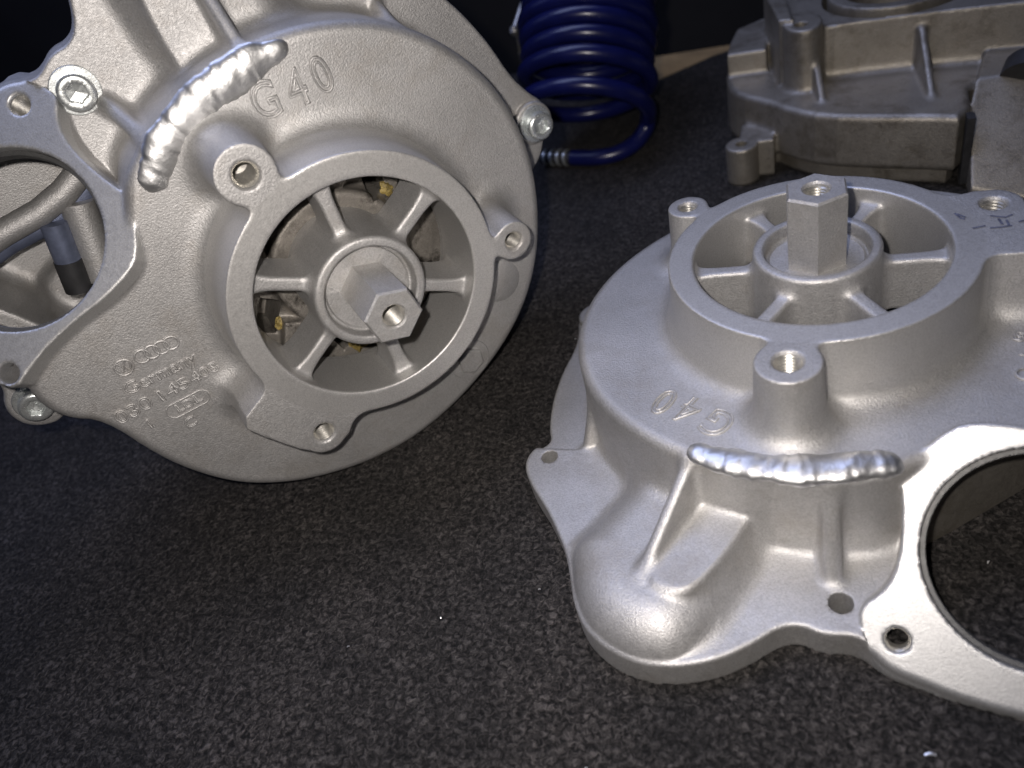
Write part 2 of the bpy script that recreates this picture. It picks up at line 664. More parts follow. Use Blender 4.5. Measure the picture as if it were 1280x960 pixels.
def housing(P):
    x, y, z = P[:, 0], P[:, 1], P[:, 2]
    d = prims(P)
    u, v, w = d['uvw']
    solid = smin(d['drum'], d['bulb'], 7.0)
    solid = smin(solid, d['pad'], 3.0)
    # material above the sloping inlet face is cut away beside it
    core = solid + 5.0
    core = np.minimum(core, d['inlet'] + 5.0)
    shell = np.maximum(solid, -core)
    port = np.maximum(smax(d['inlet'], FOOT(x, y), 1.0), -core)
    f2 = FOOT(x, y)
    slab = ext(f2, z, -90, -61, 1.0)
    slab2 = smax(ext(f2, z, -90, -58, 1.2), y + 39, 1.5)
    slab2 = smin(slab2, ext(circ(x, y, -93.4, 45.3, 9.0), z, -90, -58.5, 1.0), 2.0)
    slab2 = smin(slab2, ext(circ(x, y, 110.5, -50.5, 9.0), z, -90, -58.5, 1.0), 2.0)
    fl = np.maximum(np.minimum(slab, slab2), -core)
    fl = np.maximum(fl, np.minimum(w + 2.6, port_margin(y) - INLET(u, v)))
    kk = 1.0 + 4.0 * np.clip(np.maximum((x + 36) / 10, (y + 92) / 8), 0, 1)
    b = smin(shell, fl, kk)
    for k in ('rib1', 'rib2', 'rib3'):
        b = smin(b, np.maximum(d[k], -core), 3.2)
    b = smin(b, port, 0.8)
    b = smax(b, -(d['bore'] - 2.0), 0.3)
    b = smin(b, d['collar'], 9.0)
    b = np.minimum(b, d['sleeve'])
    # flat machined top and bore
    b = smax(b, z, 0.7)
    b = smax(b, -d['bore'], 0.9)
    inner = d['hub']
    for q in d['spokes']:
        inner = smin(inner, np.maximum(q, rad_limit(x, y)), 3.5)
    b = smin(b, inner, 2.6)
    # holes
    for (cx, cy, r0, hr), dep in zip(LUG, (-22, -20, -22)):
        hole = ext(circ(x, y, cx, cy, hr + np.clip(z + 1.2, 0, 3) * 0.7), z, dep, 12)
        b = np.maximum(b, -hole)
    for cx, cy, hr in HOLES:
        b = np.maximum(b, -ext(circ(x, y, cx, cy, hr), z, -90, -40))
    op = ext(np.hypot(u, v) - 29.0, w, -18, 12)
    b = smax(b, -op, 0.7)
    for hu, hv in ((-34.6, -24.6), (33, -24), (33.5, 25.5)):
        b = np.maximum(b, -ext(np.hypot(u - hu, v - hv) - (3.3 + np.clip(w + 0.6, 0, 2) * 0.7), w, -14, 8))
    b = np.maximum(b, TABLE - z)
    return b


def port_margin(y):
    return 0.0


def rad_limit(x, y):
    return np.hypot(x, y) - 43


PART_NAMES = ['housing_shell', 'base_flange', 'inlet_flange', 'mounting_ring', 'screw_boss', 'screw_boss', 'screw_boss', 'hub',
              'spoke', 'spoke', 'spoke', 'spoke', 'spoke', 'spoke', 'rib', 'rib', 'rib', 'cast_pad']


def part_ids(C):
    x, y, z = C[:, 0], C[:, 1], C[:, 2]
    d = prims(C)
    u, v, w = d['uvw']
    solid = np.minimum(d['drum'], d['bulb'])
    core = np.minimum(solid, d['pad']) + 5
    f2 = FOOT(x, y)
    slab = np.minimum(ext(f2, z, -90, -61, 1.0), np.maximum(ext(f2, z, -90, -58, 1.2), y + 39))
    slab = np.maximum(slab, np.minimum(w + 2.6, port_margin(y) - INLET(u, v)))
    inletp = np.where(w > -7, d['inlet'], 50)
    ringp = np.maximum(np.minimum(ext(d['ring_2d'], z, -24, 0), np.where(d['bore'] < 0.6, d['sleeve'], 99)), -d['bore'])
    lp = [np.maximum(ext(l, z, -24, 0), -(d['ring_2d'] - 0.3)) for l in d['lug_2d']]
    cand = [np.abs(np.minimum(solid, 0)) * 0 + np.where(solid > -4.5, np.abs(solid), 0.0), np.maximum(slab, -(solid - 0.6)), inletp - 0.2, ringp, *lp, d['hub'],
            *[np.maximum(q, d['bore']) - 0.3 for q in d['spokes']], d['rib1'] - 0.3, d['rib2'] - 0.3, d['rib3'] - 0.3, d['pad'] - 0.3]
    return np.argmin(np.stack(cand), 0)


V, Q = contour(housing, (-108, -126, TABLE - 1.5), (126, 90, 4), 0.7)
ids = part_ids(V[Q].mean(1))
HOUSING = []
for nm, v_, q_, n_ in split_parts(V, Q, ids, PART_NAMES):
    mat = {'inlet_flange': M['port'], 'mounting_ring': M['machined']}.get(nm, M['cast'])
    HOUSING.append((nm, np_mesh(nm, v_, q_, mat, n_)))
print('housing quads', len(Q), [(h[0], len(h[1].polygons)) for h in HOUSING])


# ------------------------------------------------------------------ parts shared by both housings
def text_obj_mesh(s, size, mat, outline=None, extrude=0.0, offset=0.0, xs=1.0):
    cu = bpy.data.curves.new('lettering', 'FONT')
    cu.body = s
    cu.size = size
    cu.align_x = 'CENTER'
    cu.align_y = 'CENTER'
    if outline:
        cu.fill_mode = 'NONE'
        cu.bevel_depth = outline
        cu.bevel_resolution = 2
        cu.resolution_u = 4
    else:
        cu.extrude = extrude
        cu.offset = offset
        cu.bevel_depth = extrude * 0.25
        cu.bevel_resolution = 1
        cu.resolution_u = 3
    o = bpy.data.objects.new('lettering', cu)
    COL.objects.link(o)
    dg = bpy.context.evaluated_depsgraph_get()
    me = bpy.data.meshes.new_from_object(o.evaluated_get(dg))
    bpy.data.objects.remove(o)
    n = len(me.vertices)
    co = np.empty(n * 3, np.float32)
    me.vertices.foreach_get("co", co)
    co = co.reshape(-1, 3)
    co[:, 0] *= xs
    me.vertices.foreach_set("co", (co * MM).ravel())
    me.materials.clear()
    me.materials.append(mat)
    me.polygons.foreach_set("use_smooth", [True] * len(me.polygons))
    me.set_sharp_from_angle(angle=RAD(50))
    me.update()
    return me


def plan(x, y, z, ang):
    return Matrix.Translation((x * MM, y * MM, z * MM)) @ Matrix.Rotation(RAD(ang), 4, 'Z')


LETTERS = []      # (name, mesh)


def lay_on(me, mt):
    """press a raised mark onto the casting's real surface"""
    me.transform(mt)
    n = len(me.vertices)
    co = np.empty(n * 3, np.float32)
    me.vertices.foreach_get("co", co)
    co = co.reshape(-1, 3) / MM
    P = co.copy()
    P[:, 2] = -14.0
    for _ in range(14):
        P[:, 2] -= np.clip(housing(P), -3, 9) * 0.9
    co[:, 2] += P[:, 2] - FZ
    me.vertices.foreach_set("co", (co * MM).astype(np.float32).ravel())
    me.update()
    return me

FZ = -24.0
for ch, x, y, a in (('G', -28.2, -57.2, 149), ('4', -37.6, -51.6, 152), ('0', -46.0, -47.9, 155)):
    LETTERS.append(('raised_letter', lay_on(text_obj_mesh(ch, 16.0, M['cast'], outline=0.5, xs=0.80), plan(x, y, FZ + 0.1, a))))


def line_text(s, p0, p1, size, xs=1.0):
    """text whose first and last characters sit at p0 and p1"""
    me = text_obj_mesh(s, size, M['cast'], outline=0.30, xs=xs)
    co = np.empty(len(me.vertices) * 3, np.float32)
    me.vertices.foreach_get("co", co)
    co = co.reshape(-1, 3)
    want = math.hypot(p1[0] - p0[0], p1[1] - p0[1]) + size * 0.5
    have = (co[:, 0].max() - co[:, 0].min()) / MM
    if len(s) > 1:
        co[:, 0] *= want / have
    me.vertices.foreach_set("co", co.ravel())
    me.update()
    ang = math.degrees(math.atan2(p1[1] - p0[1], p1[0] - p0[0]))
    LETTERS.append(('raised_lettering', lay_on(me, plan((p0[0] + p1[0]) / 2, (p0[1] + p1[1]) / 2, FZ + 0.15, ang))))


line_text('Germany', (78.0, -37.9), (58.2, -26.8), 6.6)
line_text('030', (89.0, -34.2), (80.0, -29.8), 7.0)
line_text('145', (75.5, -27.3), (68.0, -23.6), 6.2)
line_text('408', (64.4, -21.8), (57.0, -18.2), 5.6)
line_text('LDL', (77.0, -19.5), (70.5, -16.0), 4.8)
line_text('1', (86.9, -24.6), (86.88, -24.59), 5.4)
line_text('C', (80.1, -12.8), (80.08, -12.79), 5.8)


def torus_mesh(R, r, mat, sx=1.0, n=36, m=8):
    V, F = [], []
    for i in range(n):
        a = 2 * math.pi * i / n
        for j in range(m):
            b = 2 * math.pi * j / m
            rr = R + r * math.cos(b)
            V.append((rr * math.cos(a) * sx, rr * math.sin(a), r * math.sin(b)))
    for i in range(n):
        for j in range(m):
            F.append((i * m + j, ((i + 1) % n) * m + j, ((i + 1) % n) * m + (j + 1) % m, i * m + (j + 1) % m))
    return V, F


def join_lists(*items):
    V, F = [], []
    for v, f in items:
        b = len(V)
        V += list(v)
        F += [tuple(i + b for i in q) for q in f]
    return V, F


def stroke(pts, r=0.42):
    return sweep([(*p, 0) for p in pts], [r] * len(pts), 8)


tv = [torus_mesh(2.9, 0.42, None), stroke([(-1.5, 2.4), (0, -0.2), (1.5, 2.4)]), stroke([(-2.6, 1.0), (-1.3, -2.3), (0, 0.0), (1.3, -2.3), (2.6, 1.0)])]
LETTERS.append(('round_emblem', lay_on(list_mesh('round_emblem', *join_lists(*tv), M['cast']), plan(71.6, -43.6, FZ + 0.3, 150))))
rg = []
for i in range(4):
    v, f = torus_mesh(2.4, 0.46, None)
    rg.append(([(a + (i - 1.5) * 3.4, b, c) for a, b, c in v], f))
LETTERS.append(('ring_emblem', lay_on(list_mesh('ring_emblem', *join_lists(*rg), M['cast']), plan(60.8, -38.4, FZ + 0.3, 150))))
st = []
for i in range(41):
    a = 2 * math.pi * i / 40
    cx = 5.0 if math.cos(a) > 0 else -5.0
    st.append((cx + 2.9 * math.cos(a), 2.9 * math.sin(a)))
LETTERS.append(('foundry_mark', lay_on(list_mesh('foundry_mark', *stroke(st, 0.35), M['cast']), plan(73.9, -17.8, FZ + 0.2, 151.5))))


def thread_mesh(r, depth, pitch=1.2, closed=True):
    prof = []
    n = int(depth / pitch)
    for i in range(n):
        prof += [(r - 0.05, -1.3 - i * pitch), (r - 0.55, -1.3 - (i + 0.5) * pitch)]
    if closed:
        prof.append((0.05, -1.3 - n * pitch))
    V, F = lathe(prof, 32, close=True)
    # helix: shift by angle
    V = [(x, y, z - 0.25 * x / r) for x, y, z in V]
    return V, F


def hex_shaft():
    """hexagon drive stub with chamfered end and centre bore, z from the hub floor to the tip"""
    V, F = [], []
    R = 10.1
    rings = [(R, -6.0), (R, 21.3), (R - 0.7, 22.0)]
    n = 48

    def hexr(a, R):
        k = (a % (math.pi / 3)) - math.pi / 6
        return R * math.cos(math.pi / 6) / math.cos(k)
    for R_, z in rings:
        for i in range(n):
            a = 2 * math.pi * i / n
            r = hexr(a, R_)
            V.append((r * math.cos(a), r * math.sin(a), z))
    for r, z in ((4.5, 22.0), (3.9, 21.3), (3.9, 4.0), (0.05, 2.0)):
        for i in range(n):
            a = 2 * math.pi * i / n
            V.append((r * math.cos(a), r * math.sin(a), z))
    k = 7
    for j in range(k - 1):
        for i in range(n):
            F.append((j * n + i, j * n + (i + 1) % n, (j + 1) * n + (i + 1) % n, (j + 1) * n + i))
    return V, F


hv, hf = hex_shaft()
HEX = list_mesh('hexagon_shaft', hv, hf, M['cast'], True, 25)
bv, bf = thread_mesh(3.9, 12, 1.0)
bv = [(x, y, z + 22.0) for x, y, z in bv]
HEXB = list_mesh('centre_bore', bv, bf, M['thread'])
sv, sf = lathe([(0.05, -4.0), (14.6, -4.0), (15.2, -3.4), (15.2, -4.6)], 48)
SEAL = list_mesh('shaft_seal', [(x, y, z + 0.25) for x, y, z in sv], sf, M['cast'])
THREADS = []
for (cx, cy, r0, hr), dep in zip(LUG, (16, 14, 16)):
    v, f = thread_mesh(hr + 0.15, dep)
    THREADS.append(list_mesh('threaded_hole', [(a + cx, b + cy, c) for a, b, c in v], f, M['thread']))
# tapped hole of the sloping inlet face
v, f = thread_mesh(3.45, 9, 1.0, False)
ITH = list_mesh('threaded_hole', xform(v, frame_mat(tuple(FC + FE1 * -34.6 + FE2 * -24.6), FN)), f, M['thread'])


def weld(points, width, squash, seed, name='weld_bead'):
    """rippled aluminium weld bead along a plan path"""
    P = np.array(points, float)
    seg = np.concatenate([[0], np.cumsum(np.linalg.norm(np.diff(P, axis=0), axis=1))])
    n = int(seg[-1] / 0.42)
    t = np.linspace(0, seg[-1], n)
    C = np.stack([np.interp(t, seg, P[:, k]) for k in range(4)], 1)
    ker = np.hanning(15)
    ker /= ker.sum()
    Cs = C.copy()
    for k in range(4):
        Cs[:, k] = np.convolve(np.pad(C[:, k], 7, mode='reflect', reflect_type='odd'), ker, 'valid')
    rnd = random.Random(seed)
    rad, path = [], []
    ph = 0.0
    for i in range(n):
        ph += 0.42 / (2.6 + 0.9 * noise.noise(Vector((i * 0.05, seed, 0))))
        saw = ph % 1.0
        e = min(t[i], seg[-1] - t[i])
        endf = math.sqrt(max(0.02, min(1, e / (width * 0.5)) * (2 - min(1, e / (width * 0.5)))))
        r = width * 0.5 * Cs[i, 3] * endf * (0.97 + 0.008 * math.sin(ph * 2 * math.pi) + 0.07 * noise.noise(Vector((i * 0.16, seed * 7, 4))) + 0.20 * noise.noise(Vector((i * 0.045, seed * 3, 1))))
        rad.append(r)
        path.append((Cs[i, 0], Cs[i, 1] + 0.5 * noise.noise(Vector((i * 0.05, seed * 5, 2))), Cs[i, 2]))
    V, F = sweep(path, rad, 32, squash, 0.10)
    return list_mesh(name, V, F, M['weld'], True, 70)


WELD_L = weld([(-46.5, -62.3, -24.0, 0.62), (-43, -63.5, -23.6, 0.75), (-38, -65.8, -24.2, 0.8), (-35, -67.5, -24.4, 1.05), (-29.5, -69.0, -24.6, 1.15), (-18.5, -72.0, -24.8, 1.12),
               (-9.2, -73.2, -24.8, 1.05), (1, -73.2, -24.8, 1.0), (9, -71.2, -24.8, 0.9), (16.5, -68.6, -24.8, 0.8)], 11.2, 0.5, 3)
WELD_R = weld([(-36.5, -69.5, -24.0, 0.85), (-34.8, -70, -24.0, 0.9), (-30, -71.5, -24.4, 0.85), (-26.7, -72.5, -24.8, 0.85), (-15.2, -74.6, -24.8, 0.95), (-4.4, -75.4, -24.8, 1.05), (6.1, -74, -24.8, 1.02),
               (16.4, -71.0, -25.2, 0.95), (20.5, -70.2, -26, 0.85), (23, -70, -27, 0.7)], 10.6, 0.6, 8)


def socket_screw(name, parent, o, z, mats=('zinc', 'zinc'), r=5.7, h=5.2, wr=7.7):
    """socket head cap screw with washer, along +z of the housing"""
    M4 = Matrix.Translation((o[0], o[1], z))
    V, F = lathe([(3.4, 0.0), (wr - 0.3, 0.0), (wr, 0.3), (wr, 1.2), (wr - 0.3, 1.5), (2.0, 1.5)], 40)
    pv, pf = [], []
    n = 48
    prof = [(r * 0.98, 1.4), (r, 1.6), (r, 1.5 + h - 0.7), (r - 0.5, 1.5 + h - 0.15), (r - 0.9, 1.5 + h)]
    for rr, zz in prof:
        for i in range(n):
            a = 2 * math.pi * i / n
            kn = 1 + (0.018 if (i % 2 and zz < 1.5 + h - 0.6) else 0)
            pv.append((rr * kn * math.cos(a), rr * kn * math.sin(a), zz))

    def hexr(a, R):
        k = (a % (math.pi / 3)) - math.pi / 6
        return R * math.cos(math.pi / 6) / math.cos(k)
    for R_, zz, hx in ((3.5, 1.5 + h, 0), (3.35, 1.5 + h - 0.2, 1), (3.2, 1.5 + h - 2.6, 1), (0.05, 1.5 + h - 3.2, 0)):
        for i in range(n):
            a = 2 * math.pi * i / n
            rr = hexr(a, R_) if hx else R_
            pv.append((rr * math.cos(a), rr * math.sin(a), zz))
    for j in range(8):
        for i in range(n):
            pf.append((j * n + i, j * n + (i + 1) % n, (j + 1) * n + (i + 1) % n, (j + 1) * n + i))
    so = link('socket_screw', list_mesh('socket_screw', xform(pv, M4), pf, M[mats[0]], True, 30), parent)
    link('washer', list_mesh('washer', xform(V, M4), F, M[mats[1]], True, 30), so)
    return so


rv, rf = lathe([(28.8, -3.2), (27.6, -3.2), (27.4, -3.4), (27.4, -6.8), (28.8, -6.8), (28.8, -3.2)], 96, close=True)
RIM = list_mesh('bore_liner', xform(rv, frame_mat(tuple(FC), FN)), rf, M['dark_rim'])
iw = []
for (xa, ya), (xb, yb) in (((31, -66), (40, -59)), ((40, -59), (66, -37)), ((66, -37), (80, -12))):
    L_ = math.hypot(xb - xa, yb - ya)
    nx, ny = -(yb - ya) / L_ * 3.5, (xb - xa) / L_ * 3.5
    q = [(xa, ya), (xb, yb), (xb + nx, yb + ny), (xa + nx, ya + ny)]
    iw.append(([(a, b, c) for c in (TABLE + 0.4, -27) for a, b in q], [(3, 2, 1, 0), (4, 5, 6, 7)] + [(i, (i + 1) % 4, 4 + (i + 1) % 4, 4 + i) for i in range(4)]))
INNER_WALL = list_mesh('inner_wall', *join_lists(*iw), M['dull'], False)


def build_housing(root, hexrot, weld_me):
    seen = {}
    for nm, me in HOUSING:
        o = link(nm, me, root)
    sh = link('hexagon_shaft', HEX, root)
    sh.rotation_euler.z = RAD(hexrot)
    link('centre_bore', HEXB, sh)
    link('shaft_seal', SEAL, root)
    for me in THREADS + [ITH]:
        link('threaded_hole', me, root)
    link('weld_bead', weld_me, root)['label'] = 'shiny rippled weld bead along the casting shoulder'
    for nm, me in LETTERS:
        link(nm, me, root)
    link('inner_wall', INNER_WALL, root)
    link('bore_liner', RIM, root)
    # plugged core holes on the face behind the ring
    v, f = lathe([(9.2, -0.5), (9.2, 0.35), (8.9, 0.6), (0.05, 0.6)], 40)
    p = link('core_plug', list_mesh('core_plug', [(a + 3.0, b + 70.4, c + FZ) for a, b, c in v], f, M['cast']), root)
    v, f = lathe([(6.0, 0.3), (6.0, 2.0), (5.4, 2.4), (0.05, 2.4)], 6)
    link('hexagon_head', list_mesh('hexagon_head', [(a + 3.0, b + 70.4, c + FZ) for a, b, c in v], f, M['cast'], False), p)
    v, f = lathe([(9.0, -0.5), (9.0, 0.25), (8.7, 0.45), (0.05, 0.45)], 40)
    link('core_plug', list_mesh('core_plug', [(a - 31.0, b + 57.5, c + FZ) for a, b, c in v], f, M['cast']), root)


# ------------------------------------------------------------------ the setting
Z0 = -TABLE * MM      # world height of the housing origin when the housing lies on the mat
V = [(-900, -600, 0), (1100, -600, 0), (1100, 330, 0), (-40, 391, 0), (-72, 373, 0), (-125, 327, 0), (-128, 401, 0), (-900, 401, 0)]
top = [(x, y, 0) for x, y, z in V]
bot = [(x, y, -4) for x, y, z in V]
n = len(V)
F = [tuple(range(n)), tuple(range(2 * n - 1, n - 1, -1))] + [(i, (i + 1) % n, n + (i + 1) % n, n + i) for i in range(n)]
tag(link('bench_mat', list_mesh('bench_mat', top + bot, F, M['mat'], False)), kind='structure')


def box(x0, x1, y0, y1, z0, z1):
    V = [(x, y, z) for x in (x0, x1) for y in (y0, y1) for z in (z0, z1)]
    return V, [(0, 1, 3, 2), (4, 6, 7, 5), (0, 4, 5, 1), (2, 3, 7, 6), (0, 2, 6, 4), (1, 5, 7, 3)]


v, f = box(-1200, 1400, -800, 402, -34, -4.2)
tag(link('bench_top', list_mesh('bench_top', v, f, M['wood'], False)), kind='structure')
v, f = box(-1400, 1600, 720, 740, -900, 1500)
tag(link('workshop_wall', list_mesh('workshop_wall', v, f, M['dark'], False)), kind='structure')

# ------------------------------------------------------------------ housing lying on the mat
right_h = empty('supercharger_housing', (0, 0, 0))
tag(right_h, 'bead-blasted grey aluminium housing lying flat on the mat with hexagon shaft pointing up', 'housing')
right_h.location = (0, 0, Z0)
build_housing(right_h, 33, WELD_R)
# marker scribbles on its lug face
rnd = random.Random(4)
for pts in ([(41.5, 15.5), (43.0, 12.0), (44.0, 11.5)], [(42.2, 15.0), (44.2, 12.5)], [(45.5, 6.0), (49.0, 7.0)], [(50, 5.5), (53, 5.6), (56, 6.2)], [(51, 12.5), (55, 11.0), (57, 12.4)], [(53, 10.5), (53.6, 7.0)], [(55, 9.5), (55.2, 6.5)], [(58, 8.0), (61, 9.0)]):
    v, f = sweep([(x, y, 0.02) for x, y in pts], [0.38] * len(pts), 8, 0.2)
    link('marker_stroke', list_mesh('marker_stroke', v, f, M['ink']), right_h)

# ------------------------------------------------------------------ complete supercharger standing on its edge
LR = np.array([[-0.62119, 0.62123, 0.47770], [0.77941, 0.42640, 0.45902], [0.08146, 0.65746, -0.74907]])
LT = np.array([-48.56, -31.94, 265.40])
RW = CR.T @ LR
TW = CR.T @ (LT - CT)
left_h = empty('supercharger')
tag(left_h, 'bolted supercharger standing on its edge with screws fitted and rotor inside', 'supercharger')
mwl = Matrix([[*RW[i], (TW[i] - (TABLE if i == 2 else 0)) * MM] for i in range(3)] + [[0, 0, 0, 1]])
left_h.matrix_world = mwl
build_housing(left_h, 14, WELD_L)
for o in ((6.6, -95.8), (-93.4, 45.3), (110.5, -50.5)):
    socket_screw('socket_screw', left_h, o, -58.0 if o[0] == 6.6 else -58.5)


def rear(P):
    x, y, z = P[:, 0], P[:, 1], P[:, 2]
    f2 = FOOT(x, y) + 0.7
    rim = ext(f2, z, -80, TABLE - 0.25, 1.0)
    body = ext(smin(DRUM(x, y), BULB(x, y), 12) + 1.0, z, -118, TABLE - 0.25, 8)
    body = smin(body, ext(INLET((x - 55), (y + 77) * 1.4), z, -112, TABLE - 0.25, 8), 10)
    b = smin(rim, body, 3)
    cav = smin(ext(smin(DRUM(x, y), BULB(x, y), 12) + 7, z, -108, -40, 4), ext(INLET((x - 55), (y + 77) * 1.4) + 6, z, -104, -40, 6), 4)
    return smax(np.maximum(b, z - TABLE + 0.25), -cav, 1.0)


V, Q = contour(rear, (-108, -128, -121), (126, 90, TABLE + 2), 1.3)
link('rear_housing', np_mesh('rear_housing', V, Q, M['cast'], corner_normals(V, Q)), left_h)


# displacer seen through the ring's windows
def displacer(P):
    x, y, z = P[:, 0], P[:, 1], P[:, 2]
    r = np.hypot(x, y)
    d = ext(r - 27, z, -54, -30, 2.0)
    a = np.arctan2(y, x)
    d = smin(d, ext(r - 60, z, -70, -38, 1.5), 5)
    for ang, dx in ((-130, 33), (-60, 37), (10, 36), (95, 35)):
        cx, cy = dx * math.cos(RAD(ang)), dx * math.sin(RAD(ang))
        c, s = math.cos(RAD(ang + 25)), math.sin(RAD(ang + 25))
        q = np.maximum(np.abs((x - cx) * c + (y - cy) * s) - 8, np.abs(-(x - cx) * s + (y - cy) * c) - 5.5)
        d = smin(d, ext(q, z, -70, -32.5, 1.0), 1.5)
    for ang, rc in ((171, 37), (-165, 33), (40, 33), (-12, 35), (110, 36)):
        cx, cy = rc * math.cos(RAD(ang)), rc * math.sin(RAD(ang))
        c, s = math.cos(RAD(ang + 40)), math.sin(RAD(ang + 40))
        q = np.maximum(np.abs((x - cx) * c + (y - cy) * s) - 7, np.abs(-(x - cx) * s + (y - cy) * c) - 4)
        d = np.maximum(d, -ext(q, z, -58, -20))
    return d


V, Q = contour(displacer, (-64, -64, -73), (64, 64, -27), 1.0)
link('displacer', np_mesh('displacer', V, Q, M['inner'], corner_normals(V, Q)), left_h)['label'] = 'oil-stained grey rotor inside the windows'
for ang, r0, s in ((166, 33, 3.8), (-179, 31, 2.6), (-1, 34, 3.0), (52, 38, 5.0)):
    V_, F_ = [], []
    n, m = 18, 8
    for j in range(m):
        for i in range(n):
            a = 2 * math.pi * i / n
            rr = s * math.sin(math.pi * (j + 0.5) / m) * (1 + 0.8 * noise.noise(Vector((math.cos(a) * 1.5 + ang, math.sin(a) * 1.5, j * 0.4))))
            V_.append((r0 * math.cos(RAD(ang)) + rr * math.cos(a), r0 * math.sin(RAD(ang)) + rr * math.sin(a), -38.0 + 1.5 * math.cos(math.pi * (j + 0.5) / m)))
    F_ = [(j * n + i, j * n + (i + 1) % n, (j + 1) * n + (i + 1) % n, (j + 1) * n + i) for j in range(m - 1) for i in range(n)]
    F_ += [tuple(range(n)), tuple((m - 1) * n + i for i in range(n))]
    link('grease_smear', list_mesh('grease_smear', V_, F_, M['grease']), left_h)


# what the inlet opening shows: scroll wall, pins and floor
def arc_wall(cx, cy, r, a0, a1, z, tr, n=40):
    return sweep([(cx + r * math.cos(RAD(a0 + (a1 - a0) * i / n)), cy + r * math.sin(RAD(a0 + (a1 - a0) * i / n)), z) for i in range(n + 1)], [tr] * (n + 1), 14)


v, f = sweep([(80, -92, -75), (65, -87, -75), (51.6, -81.5, -75), (41, -79.1, -75), (30.6, -78.6, -75), (20, -80, -75)], [4.6] * 6, 20)
link('scroll_wall', list_mesh('scroll_wall', v, f, M['cast']), left_h)
v, f = sweep([(84, -88, -80), (68, -83, -80), (55, -77, -80), (44, -74, -80), (33, -73, -80)], [4.2] * 5, 20)
link('scroll_wall', list_mesh('scroll_wall', v, f, M['bluegrey']), left_h)
v, f = sweep([(57.5, -71, -85), (51.0, -76.3, -60)], [4.6, 4.6], 24)
v, f = sweep([(52.5, -76.5, -74), (68, -59.0, -74)], [4.6, 4.6], 24)
link('pin', list_mesh('pin', v, f, M['bluegrey']), left_h)
v, f = sweep([(62, -65.8, -74), (70, -56.8, -74)], [4.9, 4.9], 24)
link('pin_sleeve', list_mesh('pin_sleeve', v, f, M['black']), left_h)
v, f = sweep([(42, -74, -77), (62, -52, -77)], [6, 6.5], 24)
link('pin', list_mesh('pin', v, f, M['cast']), left_h)


# ------------------------------------------------------------------ third casting behind
TDRUM = Poly([(66, 149), (48, 155), (29, 160), (4, 168), (-12, 180), (-26, 196), (-40, 208), (-47, 222), (-49, 245), (-44, 285), (30, 310), (100, 300), (104, 200), (70, 190)], 1)
TWALL = Poly([(3, 213), (30, 213), (55, 211), (82, 207), (100, 204), (108, 215), (104, 285), (30, 305), (-24, 300), (-22, 245), (-16, 222)], 1)
TPOST = Poly([(-17, 216), (-14, 203), (-6, 197), (2, 200), (4, 214), (0, 222), (-14, 224)], 2)
TSIDE = Poly([(-18, 212), (-11, 210), (-17, 262), (-28, 264)], 0)
TBLOCK = Poly([(68, 138), (92, 133), (140, 128), (150, 220), (80, 215), (68, 165)], 0)


def third(P):
    x, y, z = P[:, 0], P[:, 1], P[:, 2]
    drum = ext(TDRUM(x, y) - np.clip(-32 - z, 0, 40) * 0.03, z, -60, -32, 3.0)
    base = ext(TDRUM(x, y) + 4, z, TABLE, -55, 1.5)
    b = smin(drum, base, 1.0)
    lug = ext(np.minimum(circ(x, y, -37.5, 180, 8.6), np.maximum(np.abs(x + 30) - 9, np.abs(y - 192) - 11)), z, TABLE, -48, 1.2)
    b = smin(b, lug, 4)
    wall = ext(TWALL(x, y) + np.clip(z + 32, 0, 40) * 0.05, z, -60, -5, 1.0)
    b = smin(b, wall, 5)
    b = smin(b, ext(TPOST(x, y), z, -60, 0.5, 1.2), 4)
    b = smin(b, ext(TSIDE(x, y), z, -60, 3.0, 1.0), 2)
    rim = ext(np.maximum(TDRUM(x, y) + 1, np.maximum(234 - y, x + 26)), z, -60, -19, 1.5)
    b = smin(b, rim, 3)
    b = smin(b, fin(x, y, z, (0, 203, -14), (4, 183, -32.5), -40, 3.6, 1.4), 2.5)
    b = smin(b, fin(x, y, z, (50, 212, -11), (53, 172, -32.5), -40, 3.6, 1.4), 2.5)
    blk = ext(TBLOCK(x, y), z, TABLE, -26, 2.0)
    # sloping port face on the right-hand block
    nrm = (z + 26) * 0.72 - (y - 176) * 0.69
    b = smin(b, smax(blk, nrm, 1.0), 1.5)
    b = np.maximum(b, -ext(np.abs(x - 66.4) - 1.6, z, -66, -33))  if False else b
    # hollow above: bore and ring
    r = np.hypot(x - 40, y - 252)
    b = np.maximum(b, -ext(r - 37, z, -30, 40))
    ring = np.maximum(ext(r - 34, z, -60, -1.5, 1.0), -(r - 27))
    b = smin(b, ring, 2)
    b = np.maximum(b, -ext(circ(x, y, -7, 208, 3.4), z, -18, 30))
    b = np.maximum(b, -ext(circ(x, y, -37.5, 180, 3.0), z, -80, -40))
    return np.maximum(b, TABLE - z)


def third_ids(C):
    x, y, z = C[:, 0], C[:, 1], C[:, 2]
    c = [ext(TDRUM(x, y), z, TABLE, -32), ext(TWALL(x, y), z, -32, -5), ext(TPOST(x, y), z, -32, 0.5),
         fin(x, y, z, (0, 203, -14), (4, 183, -32.5), -31, 3.6, 1.4) - 0.3, fin(x, y, z, (50, 212, -11), (53, 172, -32.5), -31, 3.6, 1.4) - 0.3,
         ext(np.minimum(circ(x, y, -37.5, 180, 8.6), np.maximum(np.abs(x + 30) - 9, np.abs(y - 192) - 11)), z, TABLE, -48),
         ext(TBLOCK(x, y), z, TABLE, -20), ext(np.hypot(x - 40, y - 252) - 36, z, -28, 0)]
    return np.argmin(np.stack(c), 0)


